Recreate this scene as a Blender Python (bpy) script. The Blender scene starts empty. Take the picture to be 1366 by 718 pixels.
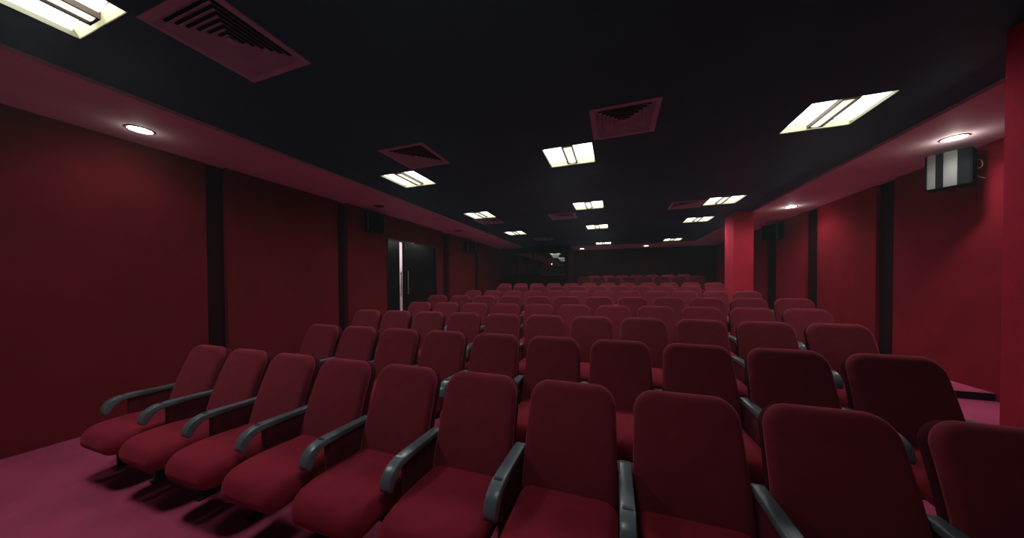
import bpy, bmesh, math, random
from mathutils import Vector, Matrix
random.seed(4)
H = 1.500                      # eye height above the front floor
S = bpy.context.scene
COL = S.collection
pi = math.pi

# ------------------------------------------------------------------ render look
S.view_settings.view_transform = 'Standard'
S.view_settings.look = 'None'
S.view_settings.exposure = -0.1
S.view_settings.gamma = 1.0
S.cycles.use_denoising = True
S.cycles.max_bounces = 8
S.cycles.diffuse_bounces = 5
S.cycles.sample_clamp_indirect = 4.0

# ------------------------------------------------------------------ materials
def mat(name, col, rough=0.8, spec=0.3, noise=None, bump=None, sheen=0, sheen_col=None,
        metal=0, emit=None, estr=0, col2=None):
    m = bpy.data.materials.new(name); m.use_nodes = True
    nt = m.node_tree; n = nt.nodes; b = n['Principled BSDF']
    b.inputs['Base Color'].default_value = (*col, 1)
    b.inputs['Roughness'].default_value = rough
    b.inputs['Specular IOR Level'].default_value = spec
    b.inputs['Metallic'].default_value = metal
    if sheen:
        b.inputs['Sheen Weight'].default_value = sheen
        b.inputs['Sheen Roughness'].default_value = 0.4
        b.inputs['Sheen Tint'].default_value = (*(sheen_col or col), 1)
    if emit:
        b.inputs['Emission Color'].default_value = (*emit, 1)
        b.inputs['Emission Strength'].default_value = estr
    tc = n.new('ShaderNodeTexCoord')
    if noise:
        sc, amt = noise
        t = n.new('ShaderNodeTexNoise'); t.inputs['Scale'].default_value = sc
        t.inputs['Detail'].default_value = 4
        nt.links.new(tc.outputs['Object'], t.inputs['Vector'])
        mx = n.new('ShaderNodeMix'); mx.data_type = 'RGBA'
        c2 = col2 or tuple(max(0, c * (1 - amt)) for c in col)
        c1 = tuple(min(1, c * (1 + amt)) for c in col)
        mx.inputs[6].default_value = (*c2, 1); mx.inputs[7].default_value = (*c1, 1)
        r = n.new('ShaderNodeMapRange'); r.inputs[1].default_value = .3; r.inputs[2].default_value = .7
        nt.links.new(t.outputs['Fac'], r.inputs[0])
        nt.links.new(r.outputs[0], mx.inputs[0])
        nt.links.new(mx.outputs[2], b.inputs['Base Color'])
    if bump:
        sc, st = bump
        t = n.new('ShaderNodeTexNoise'); t.inputs['Scale'].default_value = sc
        t.inputs['Detail'].default_value = 3
        nt.links.new(tc.outputs['Object'], t.inputs['Vector'])
        bp = n.new('ShaderNodeBump'); bp.inputs['Strength'].default_value = st
        bp.inputs['Distance'].default_value = .01
        nt.links.new(t.outputs['Fac'], bp.inputs['Height'])
        nt.links.new(bp.outputs['Normal'], b.inputs['Normal'])
    return m

M = {}
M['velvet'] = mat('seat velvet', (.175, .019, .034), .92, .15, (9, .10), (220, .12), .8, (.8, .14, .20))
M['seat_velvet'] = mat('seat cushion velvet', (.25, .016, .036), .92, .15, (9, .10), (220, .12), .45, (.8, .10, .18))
M['panel_cloth'] = mat('side panel cloth', (.12, .012, .024), .92, .15, (14, .2), (220, .1), .25, (.5, .08, .1))
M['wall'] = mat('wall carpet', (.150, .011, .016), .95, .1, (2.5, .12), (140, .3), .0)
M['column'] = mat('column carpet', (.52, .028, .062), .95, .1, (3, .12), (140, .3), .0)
M['wall_r_lit'] = mat('right wall carpet lit', (.22, .011, .024), .95, .1, (2.5, .12), (140, .3))  # same carpet as the left wall, brightened: its stronger light is in the colour
M['riser'] = mat('step riser shade', (.03, .003, .012), .95, .1, (6, .1))  # near-black colour stands in for the shade on the aisle steps
M['back_wall'] = mat('back wall cloth', (.03, .004, .006), .95, .1, (2.5, .12))
M['groove'] = mat('dark recess cloth', (.022, .003, .006), .95, .1)
M['carpet'] = mat('floor carpet', (.48, .076, .175), .95, .1, (2.2, .16), (260, .5), .0)
M['soffit'] = mat('soffit paint', (.80, .64, .68), .7, .2, (1.5, .08))
M['soffit_edge'] = mat('soffit edge paint', (.85, .85, .8), .7, .2)
M['ceiling'] = mat('ceiling paint', (.035, .33, .29), .6, .3, (.7, .15))
M['vent'] = mat('vent metal', (.62, .85, .85), .6, .3, (6, .12))
M['black'] = mat('black', (.006, .006, .007), .6, .3)
M['back_shaded'] = mat('seat back shaded velvet', (.065, .007, .014), .95, .1, (9, .1))  # velvet colour darkened to paint in the shade on the backrest sides
M['arm'] = mat('armrest plastic', (.11, .14, .165), .3, .5, (9, .15), (60, .04))
M['arm_plate'] = mat('armrest number plate', (.03, .034, .038), .4, .5)
M['pale_plate'] = mat('pale number plate', (.45, .45, .42), .5, .4, (160, .6))
M['leg'] = mat('leg metal', (.02, .018, .02), .5, .4)
M['reflector'] = mat('lamp reflector', (.8, .8, .78), .5, .2, emit=(1, .985, .93), estr=4.2)
M['basket'] = mat('lamp basket', (.7, .7, .65), .5, .2, emit=(1, .97, .86), estr=1.15)
M['lamp_end'] = mat('lamp end plate', (.6, .62, .45), .5, .2, emit=(.80, .82, .48), estr=.8)
M['lamp_rail'] = mat('lamp rail', (.10, .08, .06), .5, .3)
M['housing'] = mat('lamp housing', (.30, .31, .22), .5, .3)
M['down'] = mat('downlight lens', (.9, .9, .9), .4, .3, emit=(1, .98, .9), estr=20)
M['down_off'] = mat('unlit downlight', (.03, .02, .022), .4, .4)
M['trim'] = mat('downlight trim', (.30, .22, .22), .5, .3)
M['spk'] = mat('speaker cabinet', (.004, .005, .006), .85, .08)
M['silver'] = mat('speaker silver strip', (.10, .105, .105), .6, .3, (5, .1), metal=.1)
M['cone'] = mat('speaker cone', (.004, .004, .005), .9, .05)
M['cable'] = mat('speaker cable', (.5, .42, .33), .5, .4)
M['door'] = mat('black door glass', (.006, .008, .009), .22, .5)
M['frame'] = mat('door frame', (.008, .009, .01), .4, .4)
M['steel'] = mat('steel', (.45, .43, .43), .35, .5, metal=.7)
M['corridor'] = mat('corridor paint', (.72, .62, .64), .8, .2)
M['sill'] = mat('window sill', (.10, .10, .09), .5, .3)
M['screen'] = mat('front wall cloth', (.05, .01, .015), .9, .1)
def glass():
    m = bpy.data.materials.new('booth glass'); m.use_nodes = True
    nt = m.node_tree; n = nt.nodes; n.remove(n['Principled BSDF']); out = n['Material Output']
    g = n.new('ShaderNodeBsdfGlossy'); g.inputs['Roughness'].default_value = .0
    g.inputs['Color'].default_value = (.9, 1, .95, 1)
    t = n.new('ShaderNodeBsdfTransparent'); t.inputs['Color'].default_value = (.5, .55, .5, 1)
    f = n.new('ShaderNodeFresnel'); f.inputs['IOR'].default_value = 3.2
    mx = n.new('ShaderNodeMixShader')
    nt.links.new(f.outputs[0], mx.inputs[0]); nt.links.new(t.outputs[0], mx.inputs[1])
    nt.links.new(g.outputs[0], mx.inputs[2]); nt.links.new(mx.outputs[0], out.inputs['Surface'])
    return m
M['glass'] = glass()

# ------------------------------------------------------------------ helpers
def obj(name, bm, m, parent=None, loc=(0, 0, 0), rot=(0, 0, 0), smooth=False):
    me = bpy.data.meshes.new(name)
    bmesh.ops.recalc_face_normals(bm, faces=bm.faces)
    bm.to_mesh(me); bm.free()
    for mm in (m if isinstance(m, (list, tuple)) else [m]): me.materials.append(mm)
    if smooth:
        for p in me.polygons: p.use_smooth = True
    o = bpy.data.objects.new(name, me); COL.objects.link(o)
    o.location = loc; o.rotation_euler = rot
    if parent: o.parent = parent
    return o
def box(bm, x0, x1, y0, y1, z0, z1, mi=0):
    v = [bm.verts.new(p) for p in [(x0,y0,z0),(x1,y0,z0),(x1,y1,z0),(x0,y1,z0),(x0,y0,z1),(x1,y0,z1),(x1,y1,z1),(x0,y1,z1)]]
    for q in ((0,3,2,1),(4,5,6,7),(0,1,5,4),(1,2,6,5),(2,3,7,6),(3,0,4,7)):
        bm.faces.new([v[i] for i in q]).material_index = mi
def quad(bm, pts, mi=0):
    bm.faces.new([bm.verts.new(p) for p in pts]).material_index = mi
def boxes(name, lst, m, parent=None, loc=(0,0,0), rot=(0,0,0), bevel=0):
    bm = bmesh.new()
    for b in lst: box(bm, *b)
    if bevel: bmesh.ops.bevel(bm, geom=bm.edges[:], offset=bevel, segments=2, affect='EDGES')
    return obj(name, bm, m, parent, loc, rot)
def cyl(bm, c, r, h, axis='Z', seg=24, r2=None):
    rot = {'Z': Matrix.Identity(4), 'X': Matrix.Rotation(pi/2, 4, 'Y'), 'Y': Matrix.Rotation(pi/2, 4, 'X')}[axis]
    bmesh.ops.create_cone(bm, cap_ends=True, segments=seg, radius1=r, radius2=r if r2 is None else r2, depth=h,
                          matrix=Matrix.Translation(c) @ rot)
def struct(o): o['kind'] = 'structure'; return o
def thing(name, label, cat, loc=(0,0,0), rotz=0, group=None):
    o = bpy.data.objects.new(name, None); COL.objects.link(o)
    o.empty_display_size = .1
    o.location = loc; o.rotation_euler = (0, 0, rotz); o['label'] = label; o['category'] = cat
    if group: o['group'] = group
    return o
def dup(root, loc, label, group=None):
    r = root.copy(); COL.objects.link(r); r.location = loc; r['label'] = label
    if group: r['group'] = group
    for ch in list(root.children):
        c = ch.copy(); COL.objects.link(c); c.parent = r
        for g in ch.children:
            d = g.copy(); COL.objects.link(d); d.parent = c
    return r
def rounded(u0, u1, v0, v1, radii, seg=8, side=6):
    """outline; radii for corners (u0v0, u1v0, u1v1, u0v1)"""
    cs = [(u0+radii[0], v0+radii[0], pi, radii[0]), (u1-radii[1], v0+radii[1], 1.5*pi, radii[1]),
          (u1-radii[2], v1-radii[2], 0, radii[2]), (u0+radii[3], v1-radii[3], .5*pi, radii[3])]
    arcs = [[(cx+r*math.cos(a0+pi/2*k/seg), cy+r*math.sin(a0+pi/2*k/seg)) for k in range(seg+1)] for cx, cy, a0, r in cs]
    pts = []
    for i, a in enumerate(arcs):
        pts += a
        b = arcs[(i+1) % 4][0]; e = a[-1]
        for k in range(1, side):
            t = k/side; pts.append((e[0]+(b[0]-e[0])*t, e[1]+(b[1]-e[1])*t))
    return pts
def cushion(outline, t, r, bulge, fn, bulge_back=0):
    n = len(outline)
    cu = sum(p[0] for p in outline)/n; cv = sum(p[1] for p in outline)/n
    nrm = []
    for i in range(n):
        a = Vector(outline[i-1]); b = Vector(outline[(i+1) % n]); d = (b-a).normalized()
        nrm.append(Vector((-d.y, d.x)))      # inward for ccw
    layers = []
    def half(sign, bl):
        L = []
        for k in range(0, 6):
            a = pi/2*k/5
            ins = r*(1-math.cos(a)); w = t/2-r+r*math.sin(a)
            L.append([(outline[i][0]+nrm[i].x*ins, outline[i][1]+nrm[i].y*ins, sign*w) for i in range(n)])
        base = L[-1]
        for s in (.88, .72, .54, .34, .15):
            L.append([(cu+(p[0]-cu)*s, cv+(p[1]-cv)*s, sign*(t/2+bl*(1-s*s)**.8)) for p in base])
        return L, (cu, cv, sign*(t/2+bl))
    F, fc = half(1, bulge); B, bc = half(-1, bulge_back)
    seq = list(reversed(B))+F
    bm = bmesh.new()
    rows = [[bm.verts.new(fn(*p)) for p in L] for L in seq]
    for a, b in zip(rows[:-1], rows[1:]):
        for i in range(n):
            bm.faces.new((a[i], a[(i+1) % n], b[(i+1) % n], b[i]))
    c0 = bm.verts.new(fn(*bc)); c1 = bm.verts.new(fn(*fc))
    for i in range(n):
        bm.faces.new((rows[0][(i+1) % n], rows[0][i], c0))
        bm.faces.new((rows[-1][i], rows[-1][(i+1) % n], c1))
    return bm
def extrude_profile(prof, x0, x1, bev=.006):
    """prof in (y,z), extruded across x, rounded edges"""
    bm = bmesh.new()
    n = len(prof); N = []
    for i in range(n):
        d = (Vector(prof[(i+1) % n])-Vector(prof[i-1])).normalized(); N.append(Vector((-d.y, d.x)))
    area = sum(prof[i-1][0]*prof[i][1]-prof[i][0]*prof[i-1][1] for i in range(n))
    sg = 1 if area > 0 else -1
    R_ = []
    steps = [(x0+bev*(1-math.sin(a)), bev*(1-math.cos(a))) for a in (pi/2, pi/3, pi/6, 0)]  # side rounding
    lay = steps+[(x0+x1-x, i) for x, i in reversed(steps)]
    for x, ins in lay:
        R_.append([bm.verts.new((x, prof[i][0]+sg*N[i].x*ins, prof[i][1]+sg*N[i].y*ins)) for i in range(n)])
    for a, b in zip(R_[:-1], R_[1:]):
        for i in range(n): bm.faces.new((a[i], b[i], b[(i+1) % n], a[(i+1) % n]))
    bm.faces.new(R_[0]); bm.faces.new(list(reversed(R_[-1])))
    return bm

# ------------------------------------------------------------------ camera
def cam():
    cd = bpy.data.cameras.new('camera'); co = bpy.data.objects.new('camera', cd); COL.objects.link(co)
    cd.sensor_width = 36; cd.lens = 398.77*36/1366; cd.shift_y = (383.711-359)/1366; cd.clip_start = .02
    y, p, r = map(math.radians, (19.073, -.789, -.307))
    f = Vector((-math.sin(y)*math.cos(p), math.cos(y)*math.cos(p), math.sin(p)))
    rt = Vector((math.cos(y), math.sin(y), 0)); up = rt.cross(f)
    r2 = rt*math.cos(r)+up*math.sin(r); u2 = up*math.cos(r)-rt*math.sin(r)
    co.matrix_world = Matrix(((r2.x, u2.x, -f.x, 0), (r2.y, u2.y, -f.y, 0), (r2.z, u2.z, -f.z, H), (0, 0, 0, 1)))
    S.camera = co
cam()

# ------------------------------------------------------------------ seat rows: (count, first x, y, top z rel eye)
ROWS = [(10, -3.594, 1.717, -.568), (10, -3.326, 2.668, -.484), (11, -3.628, 3.653, -.396), (11, -3.388, 4.641, -.331),
        (12, -3.642, 5.601, -.248), (12, -3.627, 7.308, -.185), (10, -3.263, 8.657, -.083), (12, -3.576, 9.659, -.005),
        (8, -1.182, 12.20, .236), (7, -.86, 13.10, .308)]
SP = .56; CH = .932
tier = [H+z-CH for (_, _, _, z) in ROWS]

# ------------------------------------------------------------------ room shell
ZC = 1.615+H; ZS = 1.58+H
XL, XR, YF, YB, YG = -5.02, 4.05, -2.4, 14.8, 12.75
bm = bmesh.new()
ys = [YF]+[max(ROWS[k][2]-.78, ROWS[k-1][2]+.17) for k in range(1, 10)]+[YB]
ys[9] = 12.2+.17
ys[8] = 11.2
ys[5] = 6.45
for k in range(10):
    box(bm, XL-.1, 2.92, ys[k], ys[k+1], -.3, max(0, tier[k]))
# right-hand aisle: its own flight of shallow steps
ast = [(YF, 0.0), (2.05, .05), (3.0, .095), (3.97, .14), (4.95, .228), (5.95, .30), (6.95, .37), (8.35, .46), (9.35, .57), (11.2, .77), (12.4, .85)]
for i, (y0, z) in enumerate(ast):
    y1 = ast[i+1][0] if i+1 < len(ast) else YB
    box(bm, 2.92, XR+.05, y0, y1, -.3, z)
struct(obj('floor', bm, M['carpet']))
struct(boxes('trim_9', [(2.92, XR, y-.006, y+.004, ast[i][1], z-.004) for i, (y, z) in enumerate(ast[1:])], M['riser']))  # thin dark strips added over the step fronts to paint in their shade

lights = [(-3.02, .66), (-3.022, 3.89), (-3.026, 6.475), (-3.042, 9.16), (-.546, 3.86), (-.53, 6.446), (-.497, 8.986), (-.46, 12.80),
          (1.98, 3.77), (2.018, 6.985), (2.012, 8.873), (2.04, 12.67), (-.546, .66)]  # last entry is out of view, added to brighten the front seats
vents = [(-2.40, 1.29), (.08, 3.20), (-2.39, 3.21), (-1.19, 7.24), (1.39, 7.06), (-3.09, 7.15), (-2.48, 10.68)]
HL, HV = .3, .31
rects = [(x-HL, x+HL, y-HL, y+HL) for x, y in lights]+[(x-HV+.02, x+HV-.02, y-HV+.02, y+HV-.02) for x, y in vents]
SXL, SXR, SYB = -3.86, 2.925, 13.33
def holed(name, x0, x1, y0, y1, z, rs, m):
    xs = sorted({x0, x1, *[v for r in rs for v in r[:2] if x0 < v < x1]})
    yy = sorted({y0, y1, *[v for r in rs for v in r[2:] if y0 < v < y1]})
    bm = bmesh.new(); vs = {}
    def V(a, b):
        if (a, b) not in vs: vs[(a, b)] = bm.verts.new((a, b, z))
        return vs[(a, b)]
    for i in range(len(xs)-1):
        for j in range(len(yy)-1):
            cx, cy = (xs[i]+xs[i+1])/2, (yy[j]+yy[j+1])/2
            if any(r[0] < cx < r[1] and r[2] < cy < r[3] for r in rs): continue
            bm.faces.new((V(xs[i], yy[j]), V(xs[i], yy[j+1]), V(xs[i+1], yy[j+1]), V(xs[i+1], yy[j])))
    return struct(obj(name, bm, m))
holed('ceiling', XL-.1, XR+.1, YF, YB+.1, ZC, rects, M['ceiling'])
def soffit(name, x0, x1, y0, y1, edge):
    o = boxes(name, [(x0, x1, y0, y1, ZS, ZC)], [M['soffit'], M['soffit_edge']])
    for p in o.data.polygons:
        n = p.normal
        if abs(n.z) < .5: p.material_index = 1
    return struct(o)
soffit('ceiling_left', XL-.05, SXL, YF, YG, 'x')
soffit('ceiling_right', SXR, XR+.05, YF, YB, 'x')
soffit('ceiling_back', -1.88, SXR, SYB, YB, 'y')

# left wall: cloth panels between dark recesses, with the doorway
DY0, DYM, DY1, DZ = 5.55, 6.095, 7.53, 1.045+H
bm = bmesh.new()
WT = .16
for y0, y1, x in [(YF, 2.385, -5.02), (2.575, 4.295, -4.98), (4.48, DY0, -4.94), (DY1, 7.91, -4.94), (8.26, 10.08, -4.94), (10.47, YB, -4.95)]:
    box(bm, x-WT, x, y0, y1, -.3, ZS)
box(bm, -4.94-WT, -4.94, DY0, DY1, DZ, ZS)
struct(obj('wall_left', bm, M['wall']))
for i, (y0, y1) in enumerate([(2.385, 2.575), (4.295, 4.48), (7.91, 8.26), (10.08, 10.47)]):
    struct(boxes('trim_%d' % (i+1), [(-5.14, -5.045, y0, y1, -.3, ZS)], M['groove']))
bm = bmesh.new()
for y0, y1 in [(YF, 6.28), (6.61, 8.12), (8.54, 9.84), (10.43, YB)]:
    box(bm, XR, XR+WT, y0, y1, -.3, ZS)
struct(obj('wall_right', bm, M['wall_r_lit']))
for i, (y0, y1) in enumerate([(6.28, 6.61), (8.12, 8.54), (9.84, 10.43)]):
    struct(boxes('trim_%d' % (i+5), [(XR+.05, XR+WT, y0, y1, -.3, ZS)], M['groove']))
struct(boxes('wall_back', [(-1.88, XR+.1, YB, YB+.15, -.3, ZC), (-2.0, -1.88, YG-.01, YB+.15, -.3, ZC)], M['back_wall']))
struct(boxes('wall_front', [(XL-.1, XR+.1, YF-.15, YF, -.3, ZC)], M['screen']))
# projection booth front: black framing round a wide dark window
GX0, GX1, GZ0, GZ1 = -4.72, -2.035, .40+H, 1.36+H
struct(boxes('wall_booth', [(XL, -2.0, YG, YG+.12, -.3, GZ0), (XL, -2.0, YG, YG+.12, GZ1, ZC),
                            (XL, GX0, YG, YG+.12, GZ0, GZ1), (GX1, -2.0, YG, YG+.12, GZ0, GZ1)], M['groove']))
struct(boxes('wall_booth_rear', [(XL, -2.0, YB, YB+.15, -.3, ZC)], M['black']))
w = struct(boxes('window_1', [(GX0, GX1, YG-.02, YG+.05, GZ0-.03, GZ0), (GX0, GX1, YG-.01, YG+.05, GZ1, GZ1+.03),
                              (GX0-.03, GX0, YG-.01, YG+.05, GZ0-.03, GZ1+.03), (GX1, GX1+.015, YG-.01, YG+.05, GZ0-.03, GZ1+.03),
                              (-3.46, -3.43, YG, YG+.05, GZ0, GZ1)], M['black']))
boxes('window_pane', [(-1.33, 1.33, -.003, .003, GZ0, GZ1)], M['glass'], w, loc=(-3.375, YG+.06, 0), rot=(0, 0, math.radians(.8)))
boxes('window_sill', [(-3.0, -2.0, YG-.10, YG-.02, GZ0-.06, GZ0-.03)], M['sill'], w)
# columns
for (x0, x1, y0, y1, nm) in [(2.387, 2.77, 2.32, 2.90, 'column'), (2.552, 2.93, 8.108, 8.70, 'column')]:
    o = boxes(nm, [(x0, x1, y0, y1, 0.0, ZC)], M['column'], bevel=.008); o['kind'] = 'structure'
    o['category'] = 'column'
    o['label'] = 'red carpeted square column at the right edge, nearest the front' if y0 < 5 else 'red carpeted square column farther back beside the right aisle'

# ------------------------------------------------------------------ doors
fr = boxes('door_frame', [(-4.99, -4.92, DY0, DY1, DZ, DZ+.03), (-4.99, -4.92, DY0-.015, DY0+.01, .2, DZ+.03), (-4.99, -4.92, DY1-.06, DY1, .2, DZ)], M['frame'])
fr.name = 'trim_8'; struct(fr)
FZ = tier[4]
def pull(parent, name, y, z0, z1, x, side, r=.011):
    bm = bmesh.new(); cyl(bm, (x, y, (z0+z1)/2), r, z1-z0, 'Z', 16)
    o = obj(name, bm, M['steel'], parent, smooth=False)
    bm = bmesh.new()
    for zz in (z0+.05, z1-.05): cyl(bm, ((x+side)/2, y, zz), .008, abs(x-side), 'X', 12)
    obj('standoff', bm, M['leg'], o)
    return o
d = thing('door_1', 'narrow black door leaf standing slightly ajar', 'door', (-4.95, DY0+.01, 0), 0)
d.rotation_euler = (0, 0, math.radians(6)); d['kind'] = 'structure'
del d['category']; del d['label']
boxes('door_leaf', [(-.04, .0, 0, .482, FZ, DZ-.02)], M['door'], d, bevel=.003)
pull(d, 'door_handle', .43, -.30+H, .30+H, .075, 0, .014)
boxes('door_lock', [(-.045, .012, .40, .457, -.01+H, .045+H)], M['leg'], d)
d = thing('door_2', 'x', 'x', (-4.95, 0, 0)); d['kind'] = 'structure'; del d['category']; del d['label']
boxes('door_leaf', [(-.04, 0, DYM+.02, DY1-.06, FZ, DZ-.005)], M['door'], d, bevel=.003)
pull(d, 'door_handle', 6.215, -.26+H, .33+H, .06, 0)
boxes('door_closer', [(0, .012, 6.165, 6.18, .86+H, .99+H)], M['steel'], d)
# lit corridor beyond the doorway
struct(boxes('wall_corridor', [(-6.6, -6.5, 3.5, 10, -.3, 2.9), (-6.6, -5.1, 10, 10.1, -.3, 2.9), (-6.6, -5.1, 3.4, 3.5, -.3, 2.9),
                               (-6.6, -5.1, 3.5, 10, 2.9, 3.0), (-6.6, -5.08, 3.5, 10, -.3, FZ)], M['corridor']))

def lamp(name, typ, loc, energy, col=(1, .95, .88), rot=(0, 0, 0), **k):
    ld = bpy.data.lights.new(name, typ); ld.energy = energy; ld.color = col
    for a, b in k.items(): setattr(ld, a, b)
    o = bpy.data.objects.new(name, ld); COL.objects.link(o); o.location = loc; o.rotation_euler = rot
    return o
lamp('corridor_lamp', 'POINT', (-5.75, 7.4, 2.5), 42, (1, .93, .95), shadow_soft_size=.12)

# ------------------------------------------------------------------ troffer lights
def ceiling_light(loc, label):
    t = thing('ceiling_light', label, 'ceiling light', loc, 0, 'square ceiling lights')
    h = HL-.004; D = .085
    # housing
    bm = bmesh.new()
    box(bm, -h, h, -h, -h+.006, 0, D+.01); box(bm, -h, h, h-.006, h, 0, D+.01)
    box(bm, -h, -h+.006, -h, h, 0, D+.01); box(bm, h-.006, h, -h, h, 0, D+.01)
    box(bm, -h, h, -h, h, D+.01, D+.016)
    obj('housing', bm, M['housing'], t)
    # two curved reflector bays
    g = h-.008
    for s in (-1, 1):
        bm = bmesh.new()
        P = []
        for k in range(9):
            a = k/8; x = s*(g-(g-.062)*a)
            z = .008+.062*math.sin(pi*min(1, .12+a*.72))
            P.append((x, z))
        for k in range(8):
            (xa, za), (xb, zb) = P[k], P[k+1]
            quad(bm, [(xa, -g+.03, za), (xb, -g+.03, zb), (xb, g-.03, zb), (xa, g-.03, za)])
        obj('reflector', bm, M['reflector'], t, smooth=False)
    for s in (-1, 1):
        bm = bmesh.new()
        quad(bm, [(-g, s*g, .004), (g, s*g, .004), (g, s*(g-.03), .06), (-g, s*(g-.03), .06)])
        obj('end_plate', bm, M['lamp_end'], t)
    # central basket
    bm = bmesh.new(); L = g-.035; rr = .052
    prof = [(rr*math.cos(a), .03-.026*math.sin(a)) for a in [pi*k/10 for k in range(11)]]
    for k in range(10):
        (xa, za), (xb, zb) = prof[k], prof[k+1]
        quad(bm, [(xa, -L, za), (xb, -L, zb), (xb, L, zb), (xa, L, za)])
    obj('diffuser_basket', bm, M['basket'], t)
    for s in (-1, 1):
        boxes('basket_rail', [(s*.0595-.0065, s*.0595+.0065, -L, L, .002, .05)], M['lamp_rail'], t)
        boxes('basket_end', [(-.066, .066, s*(L+.006)-.006, s*(L+.006)+.006, .002, .05)], M['lamp_rail'], t)
    return t
LL = ['square ceiling light nearest the viewer, cut by the top left corner',
      'square ceiling light in the left column, second from the front, before the left black grille',
      'square ceiling light in the left column, third from the front, above the black doors',
      'small far square ceiling light, last of the left column',
      'square ceiling light in the middle column directly behind the large maroon vent',
      'square ceiling light in the middle column, third from the front',
      'small square ceiling light in the middle column, fourth from the front',
      'tiny farthest square ceiling light of the middle column, by the back soffit',
      'large bright square ceiling light at the upper right, nearest of the right column',
      'square ceiling light just left of the top of the far red column',
      'small square ceiling light in the right column, third from the front',
      'tiny farthest square ceiling light of the right column',
      'unseen square ceiling light added straight overhead to brighten the front seats']
TUBE = 60
base = None
for (x, y), lb in zip(lights, LL):
    if base is None: base = ceiling_light((x, y, ZC), lb)
    else: dup(base, (x, y, ZC), lb)
    lamp('tube_lamp', 'SPOT', (x, y, ZC-.005), TUBE*((1.5 if x < -2 else .62) if y < 1 else 1 if y < 12 else .5), (1, .97, .92), spot_size=math.radians(177), spot_blend=.75, shadow_soft_size=.22)

# ------------------------------------------------------------------ vents
def vent(loc, label):
    t = thing('ceiling_vent', label, 'ceiling vent', loc, 0, 'square ceiling vents')
    bm = bmesh.new(); h = HV
    for a in [(-h, h, -h, -h+.045), (-h, h, h-.045, h), (-h, -h+.045, -h+.045, h-.045), (h-.045, h, -h+.045, h-.045)]:
        box(bm, *a, -.010, .0)
    obj('frame', bm, M['vent'], t)
    def ring(bm, a, b, z0, z1):
        for k in range(4):
            c0, s0 = [(1, 1), (-1, 1), (-1, -1), (1, -1)][k]; c1, s1 = [(-1, 1), (-1, -1), (1, -1), (1, 1)][k]
            quad(bm, [(a*c0, a*s0, z0), (a*c1, a*s1, z0), (b*c1, b*s1, z1), (b*c0, b*s0, z1)])
    bm = bmesh.new()
    for k in range(7):
        a = h-.043-k*.036
        ring(bm, a, a-.034, -.009, .017); ring(bm, a, a-.003, -.008, -.008)
    quad(bm, [(-.03, -.03, -.006), (.03, -.03, -.006), (.03, .03, -.006), (-.03, .03, -.006)])
    obj('louvre', bm, M['vent'], t)
    boxes('duct_box', [(-h+.03, h-.03, -h+.03, h-.03, .06, .065), (-h+.03, -h+.035, -h+.03, h-.03, 0, .06), (h-.035, h-.03, -h+.03, h-.03, 0, .06),
                       (-h+.03, h-.03, -h+.03, -h+.035, 0, .06), (-h+.03, h-.03, h-.035, h-.03, 0, .06)], M['black'], t)
    return t
VL = ['large maroon louvred vent beside the nearest light at the upper left',
      'maroon louvred vent in front of the nearest middle light',
      'dim louvred vent just above the second light of the left column',
      'faint vent left of the second visible middle light',
      'faint vent just left of the right light near the far column',
      'faint vent just behind the third left light',
      'barely visible far vent behind the last left light']
base = None
for (x, y), lb in zip(vents, VL):
    if base is None: base = vent((x, y, ZC), lb)
    else: dup(base, (x, y, ZC), lb)

# ------------------------------------------------------------------ downlights in the soffits
def downlight(loc, label, on, r=.085, group=None):
    t = thing('downlight', label, 'downlight', loc, 0, group)
    bm = bmesh.new()
    n = 32
    prof = [(r+.018, 0), (r+.014, -.006), (r+.002, -.008), (r, -.003)]
    rings = [[bm.verts.new((a*math.cos(2*pi*i/n), a*math.sin(2*pi*i/n), z)) for i in range(n)] for a, z in prof]
    for p, q in zip(rings[:-1], rings[1:]):
        for i in range(n): bm.faces.new((p[i], p[(i+1) % n], q[(i+1) % n], q[i]))
    obj('trim_ring', bm, M['trim'] if on else M['down_off'], t, smooth=True)
    bm = bmesh.new(); cyl(bm, (0, 0, -.0025), r, .003, 'Z', 32)
    obj('lens', bm, M['down'] if on else M['down_off'], t)
    if on:
        lamp('downlight_lamp', 'SPOT', (loc[0], loc[1], loc[2]-.02), on, (1, .93, .86), spot_size=math.radians(150), spot_blend=.9, shadow_soft_size=.06)
        lamp('downlight_glow', 'POINT', (loc[0], loc[1], loc[2]-.06), on*.042, (1, .93, .86), shadow_soft_size=.02)
    return t
downlight((-4.553, 1.656, ZS), 'round lit downlight in the left soffit', 11)
downlight((3.535, 4.735, ZS), 'round lit downlight in the right soffit above the silver striped speaker', 52)
downlight((3.49, 7.882, ZS), 'round lit downlight farther along the right soffit, right of the far column', 46)
downlight((1.25, 14.0, ZS), 'tiny lit downlight in the back soffit, right of the middle light column', 5)
downlight((-1.45, 14.05, ZS), 'tiny lit downlight in the back soffit, nearest the dark window', 4)
downlight((-4.527, 4.858, ZS), 'unlit dark downlight in the left soffit, over the left speaker before the doors', 0)
downlight((-4.438, 7.932, ZS), 'unlit dark downlight in the left soffit beyond the doors', 0)

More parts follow.
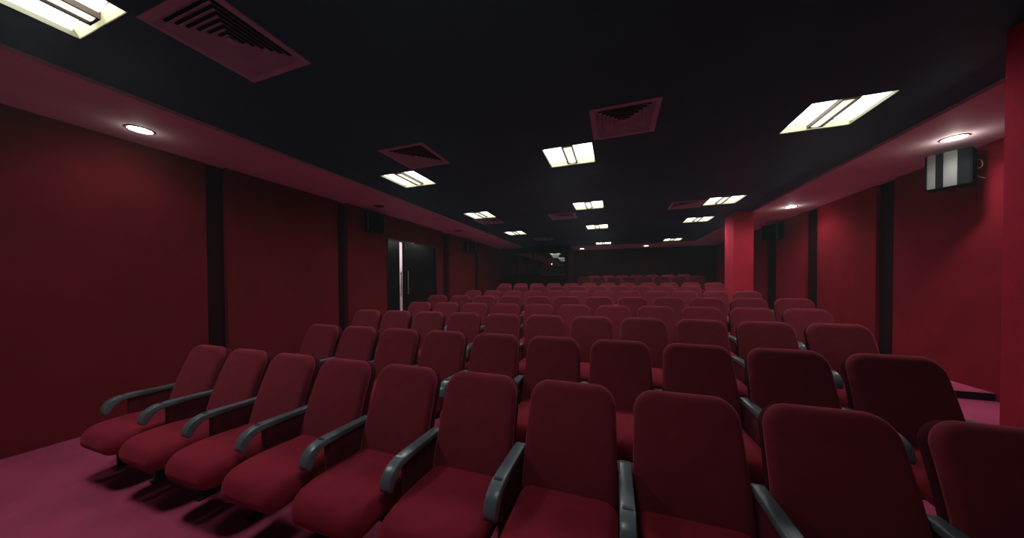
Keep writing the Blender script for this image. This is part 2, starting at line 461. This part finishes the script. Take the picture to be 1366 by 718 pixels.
# ------------------------------------------------------------------ speakers
def speaker(loc, rotz, label, strips, w=.36, h=.40, dp=.24, sgn=1):
    t = thing('wall_speaker', label, 'speaker', loc, rotz)
    boxes('cabinet', [(-w/2, w/2, -dp/2, dp/2, -h/2, h/2)], M['spk'], t, bevel=.008)
    f = -dp/2
    if strips:
        boxes('silver_strip', [(-w/2+.06*w, -w/2+.25*w, f-.012, f+.002, -h/2+.005, h/2-.005)], M['silver'], t, bevel=.004)
        boxes('silver_strip', [(-w/2+.42*w, -w/2+.71*w, f-.012, f+.002, -h/2+.005, h/2-.005)], M['silver'], t, bevel=.004)
        boxes('grille', [(-w/2+.25*w, -w/2+.42*w, f-.006, f+.002, -h/2+.005, h/2-.005)], M['cone'], t)
    else:
        bm = bmesh.new(); cyl(bm, (0, f-.003, -.06), .115, .008, 'Y', 32); cyl(bm, (0, f-.006, -.06), .09, .012, 'Y', 32, .03)
        obj('woofer', bm, M['cone'], t)
        boxes('horn', [(-.09, .09, f-.006, f, .08, .16)], M['cone'], t)
        boxes('edge_strip', [(-w/2-.001, -w/2+.008, f-.004, f+.01, -h/2, h/2), (w/2-.008, w/2+.001, f-.004, f+.01, -h/2, h/2)], M['arm'], t)
    br = boxes('bracket', [(-.03, .03, dp/2, dp/2+.05, -.09, .09), (-.05, .05, dp/2+.045, dp/2+.055, -.11, .11)], M['spk'], t)
    return t
s1 = speaker((3.77, 5.09, 1.315+H), math.radians(-48), 'black wall speaker with two silver vertical strips high on the right wall', True, .325, .42, .20)
def tube(name, pts, r, m, parent):
    P = []
    V = [Vector(p) for p in pts]
    for i in range(len(V)-1):
        p0, p1, p2, p3 = V[max(i-1, 0)], V[i], V[i+1], V[min(i+2, len(V)-1)]
        for k in range(6):
            t = k/6
            P.append(.5*((2*p1)+(p2-p0)*t+(2*p0-5*p1+4*p2-p3)*t*t+(3*p1-p0-3*p2+p3)*t**3))
    P.append(V[-1])
    bm = bmesh.new(); rings = []
    for i, p in enumerate(P):
        d = (P[min(i+1, len(P)-1)]-P[max(i-1, 0)]).normalized()
        a = d.orthogonal().normalized(); b = d.cross(a)
        rings.append([bm.verts.new(p+a*(r*math.cos(2*pi*k/8))+b*(r*math.sin(2*pi*k/8))) for k in range(8)])
    for p, q in zip(rings[:-1], rings[1:]):
        for k in range(8): bm.faces.new((p[k], p[(k+1) % 8], q[(k+1) % 8], q[k]))
    return obj(name, bm, m, parent, smooth=True)
tube('cable', [(.10, .11, .05), (.17, .12, .09), (.19, .10, .0), (.13, .11, -.03), (.16, .12, -.10), (.20, .16, -.13)], .005, M['cable'], s1)
speaker((3.85, 9.55, 1.29+H), math.radians(-60), 'small black speaker high on the right wall beside the far red column', False, .40, .38, .22)
speaker((-4.75, 4.99, 1.285+H), math.radians(62), 'black speaker on the left wall just before the black doors', False, .34, .38, .22)
speaker((-4.75, 9.33, 1.27+H), math.radians(62), 'dim black speaker on the left wall far beyond the doors', False, .34, .34, .22)

# ------------------------------------------------------------------ cinema seats
def back_fn(u, v, w):
    # v up along back (z), w thickness (+ = front)
    z = v
    rel = (.897-z)
    yf = -.052-rel*.335-.012*math.sin(pi*max(0, min(1, (z-.38)/.45)))
    wd = 1-.05*max(0, (z-.45))/.45
    return (u*wd, yf+.047-w*.97, z-w*.0)
backm = cushion(rounded(-.247, .247, .37, .932, (.05, .05, .105, .105), 10, 7), .072, .034, .006, back_fn)
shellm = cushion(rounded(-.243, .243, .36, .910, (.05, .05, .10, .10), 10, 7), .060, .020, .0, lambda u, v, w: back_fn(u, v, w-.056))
def seat_fn(u, v, w):
    y = v; k = max(0, (-.49-y))/.19
    z = .362+w*(1+.10*k)-.022*k**2
    z += .012*math.sin(pi*max(0, min(1, (-.28-y)/.36)))*max(0, w)/.07
    return (u*(1-.06*k*k), y, z)
seatm = cushion(rounded(-.247, .247, -.685, -.150, (.085, .085, .08, .08), 10, 7), .140, .064, .008, seat_fn)
_ctrl = [(-.085, .583), (-.17, .586), (-.25, .588), (-.33, .591), (-.40, .592), (-.445, .586), (-.482, .570), (-.508, .545), (-.522, .512), (-.525, .485),
         (-.514, .466), (-.494, .466), (-.482, .490), (-.464, .518), (-.438, .541), (-.40, .551), (-.32, .553), (-.25, .553), (-.17, .553), (-.085, .553), (-.068, .568)]
def closed_spline(c, k=3):
    P = []; n = len(c); V = [Vector(p) for p in c]
    for i in range(n):
        p0, p1, p2, p3 = V[i-1], V[i], V[(i+1) % n], V[(i+2) % n]
        for j in range(k):
            t = j/k
            P.append(tuple(.5*((2*p1)+(p2-p0)*t+(2*p0-5*p1+4*p2-p3)*t*t+(3*p1-p0-3*p2+p3)*t**3)))
    return P
arm_prof = closed_spline([(y*1.05, z) for y, z in _ctrl])
AW = .031
def make_chair():
    t = thing('cinema_seat', 'x', 'seat', (0, 0, 0), 0)
    obj('seat', seatm, M['seat_velvet'], t, smooth=True)
    obj('backrest', backm, M['velvet'], t, smooth=True)
    obj('back_shell', shellm, M['back_shaded'], t, smooth=True)
    boxes('seat_frame', [(-.225, .225, -.50, -.20, .265, .30)], M['leg'], t, bevel=.01)
    add_side(t, SP/2)
    return t
MESH = {}
def add_side(t, x):
    if not MESH:
        bm = extrude_profile(arm_prof, -AW, AW, .007)
        a = obj('armrest', bm, M['arm'], t, smooth=True); MESH['armrest'] = a
        p = boxes('number_plate', [(-.021, .021, -.445, -.428, .5905, .5935)], M['arm_plate'], a); MESH['number_plate'] = p
        b = boxes('side_panel', [(-.019, .019, -.41, -.06, .25, .556)], M['panel_cloth'], t, bevel=.008); MESH['side_panel'] = b
        bm = bmesh.new()
        box(bm, -.018, .018, -.475, -.16, .012, .27)
        bmesh.ops.bevel(bm, geom=bm.edges[:], offset=.005, segments=2, affect='EDGES')
        c = obj('leg', bm, M['leg'], t); MESH['leg'] = c
        f = boxes('foot_plate', [(-.035, .035, -.495, -.13, 0, .014)], M['leg'], c, bevel=.004); MESH['foot_plate'] = f
    else:
        a = MESH['armrest'].copy(); COL.objects.link(a); a.parent = t
        p = MESH['number_plate'].copy(); COL.objects.link(p); p.parent = a
        b = MESH['side_panel'].copy(); COL.objects.link(b); b.parent = t
        c = MESH['leg'].copy(); COL.objects.link(c); c.parent = t
        f = MESH['foot_plate'].copy(); COL.objects.link(f); f.parent = c
    for o in (a, b, c): o.location = (x, 0, 0)
    return a
proto = make_chair()
ORD = ['first', 'second', 'third', 'fourth', 'fifth', 'sixth', 'seventh', 'eighth', 'ninth', 'tenth', 'eleventh', 'twelfth']
ROWN = ['front row', 'second row', 'third row', 'fourth row', 'fifth row', 'sixth row', 'seventh row', 'eighth row',
        'ninth row', 'rearmost row']
first = True
for r, (n, x0, y, z) in enumerate(ROWS):
    for j in range(n):
        if j == 0: pos = 'leftmost, at the left wall end of the'
        elif j == n-1: pos = 'rightmost seat of the'
        else: pos = '%s from the left in the' % ORD[j]
        lb = 'dark red velvet cinema seat, %s %s' % (pos, ROWN[r])
        loc = (x0+j*SP, y, tier[r])
        if first:
            proto.location = loc; proto['label'] = lb; proto['group'] = 'cinema seats in the front row'; t = proto; first = False
        else:
            t = dup(proto, loc, lb, 'cinema seats in the '+ROWN[r])
        if j == 0: ends = t; add = True
        else: add = False
        # the leftmost seat also carries the row's outer armrest; done after copying (see below)
        t['_first'] = 1 if add else 0
for o in [o for o in COL.objects if o.get('_first') == 1]: add_side(o, -SP/2)
for o in COL.objects:
    if '_first' in o: del o['_first']
# the one pale plate on the armrest between the fifth and sixth front seats
for o in COL.objects:
    if o.type == 'EMPTY' and o.name.startswith('cinema_seat') and abs(o.location.x-(ROWS[0][1]+4*SP)) < .01 and abs(o.location.y-ROWS[0][2]) < .01:
        for c in o.children:
            if c.name.startswith('armrest'):
                for p in c.children:
                    if c.location.x < 0: continue
                    p.data = p.data.copy(); p.data.materials.clear(); p.data.materials.append(M['pale_plate'])
                    p['label'] = 'worn pale number plate'

# ------------------------------------------------------------------ world
w = bpy.data.worlds.new('world'); S.world = w; w.use_nodes = True
w.node_tree.nodes['Background'].inputs[0].default_value = (.01, .011, .014, 1)
w.node_tree.nodes['Background'].inputs[1].default_value = .0
vs = w.node_tree.nodes.new('ShaderNodeVolumeScatter'); vs.inputs['Density'].default_value = .0035; vs.inputs['Color'].default_value = (.75, .92, 1, 1); vs.inputs['Anisotropy'].default_value = .3
w.node_tree.links.new(vs.outputs[0], w.node_tree.nodes['World Output'].inputs['Volume'])
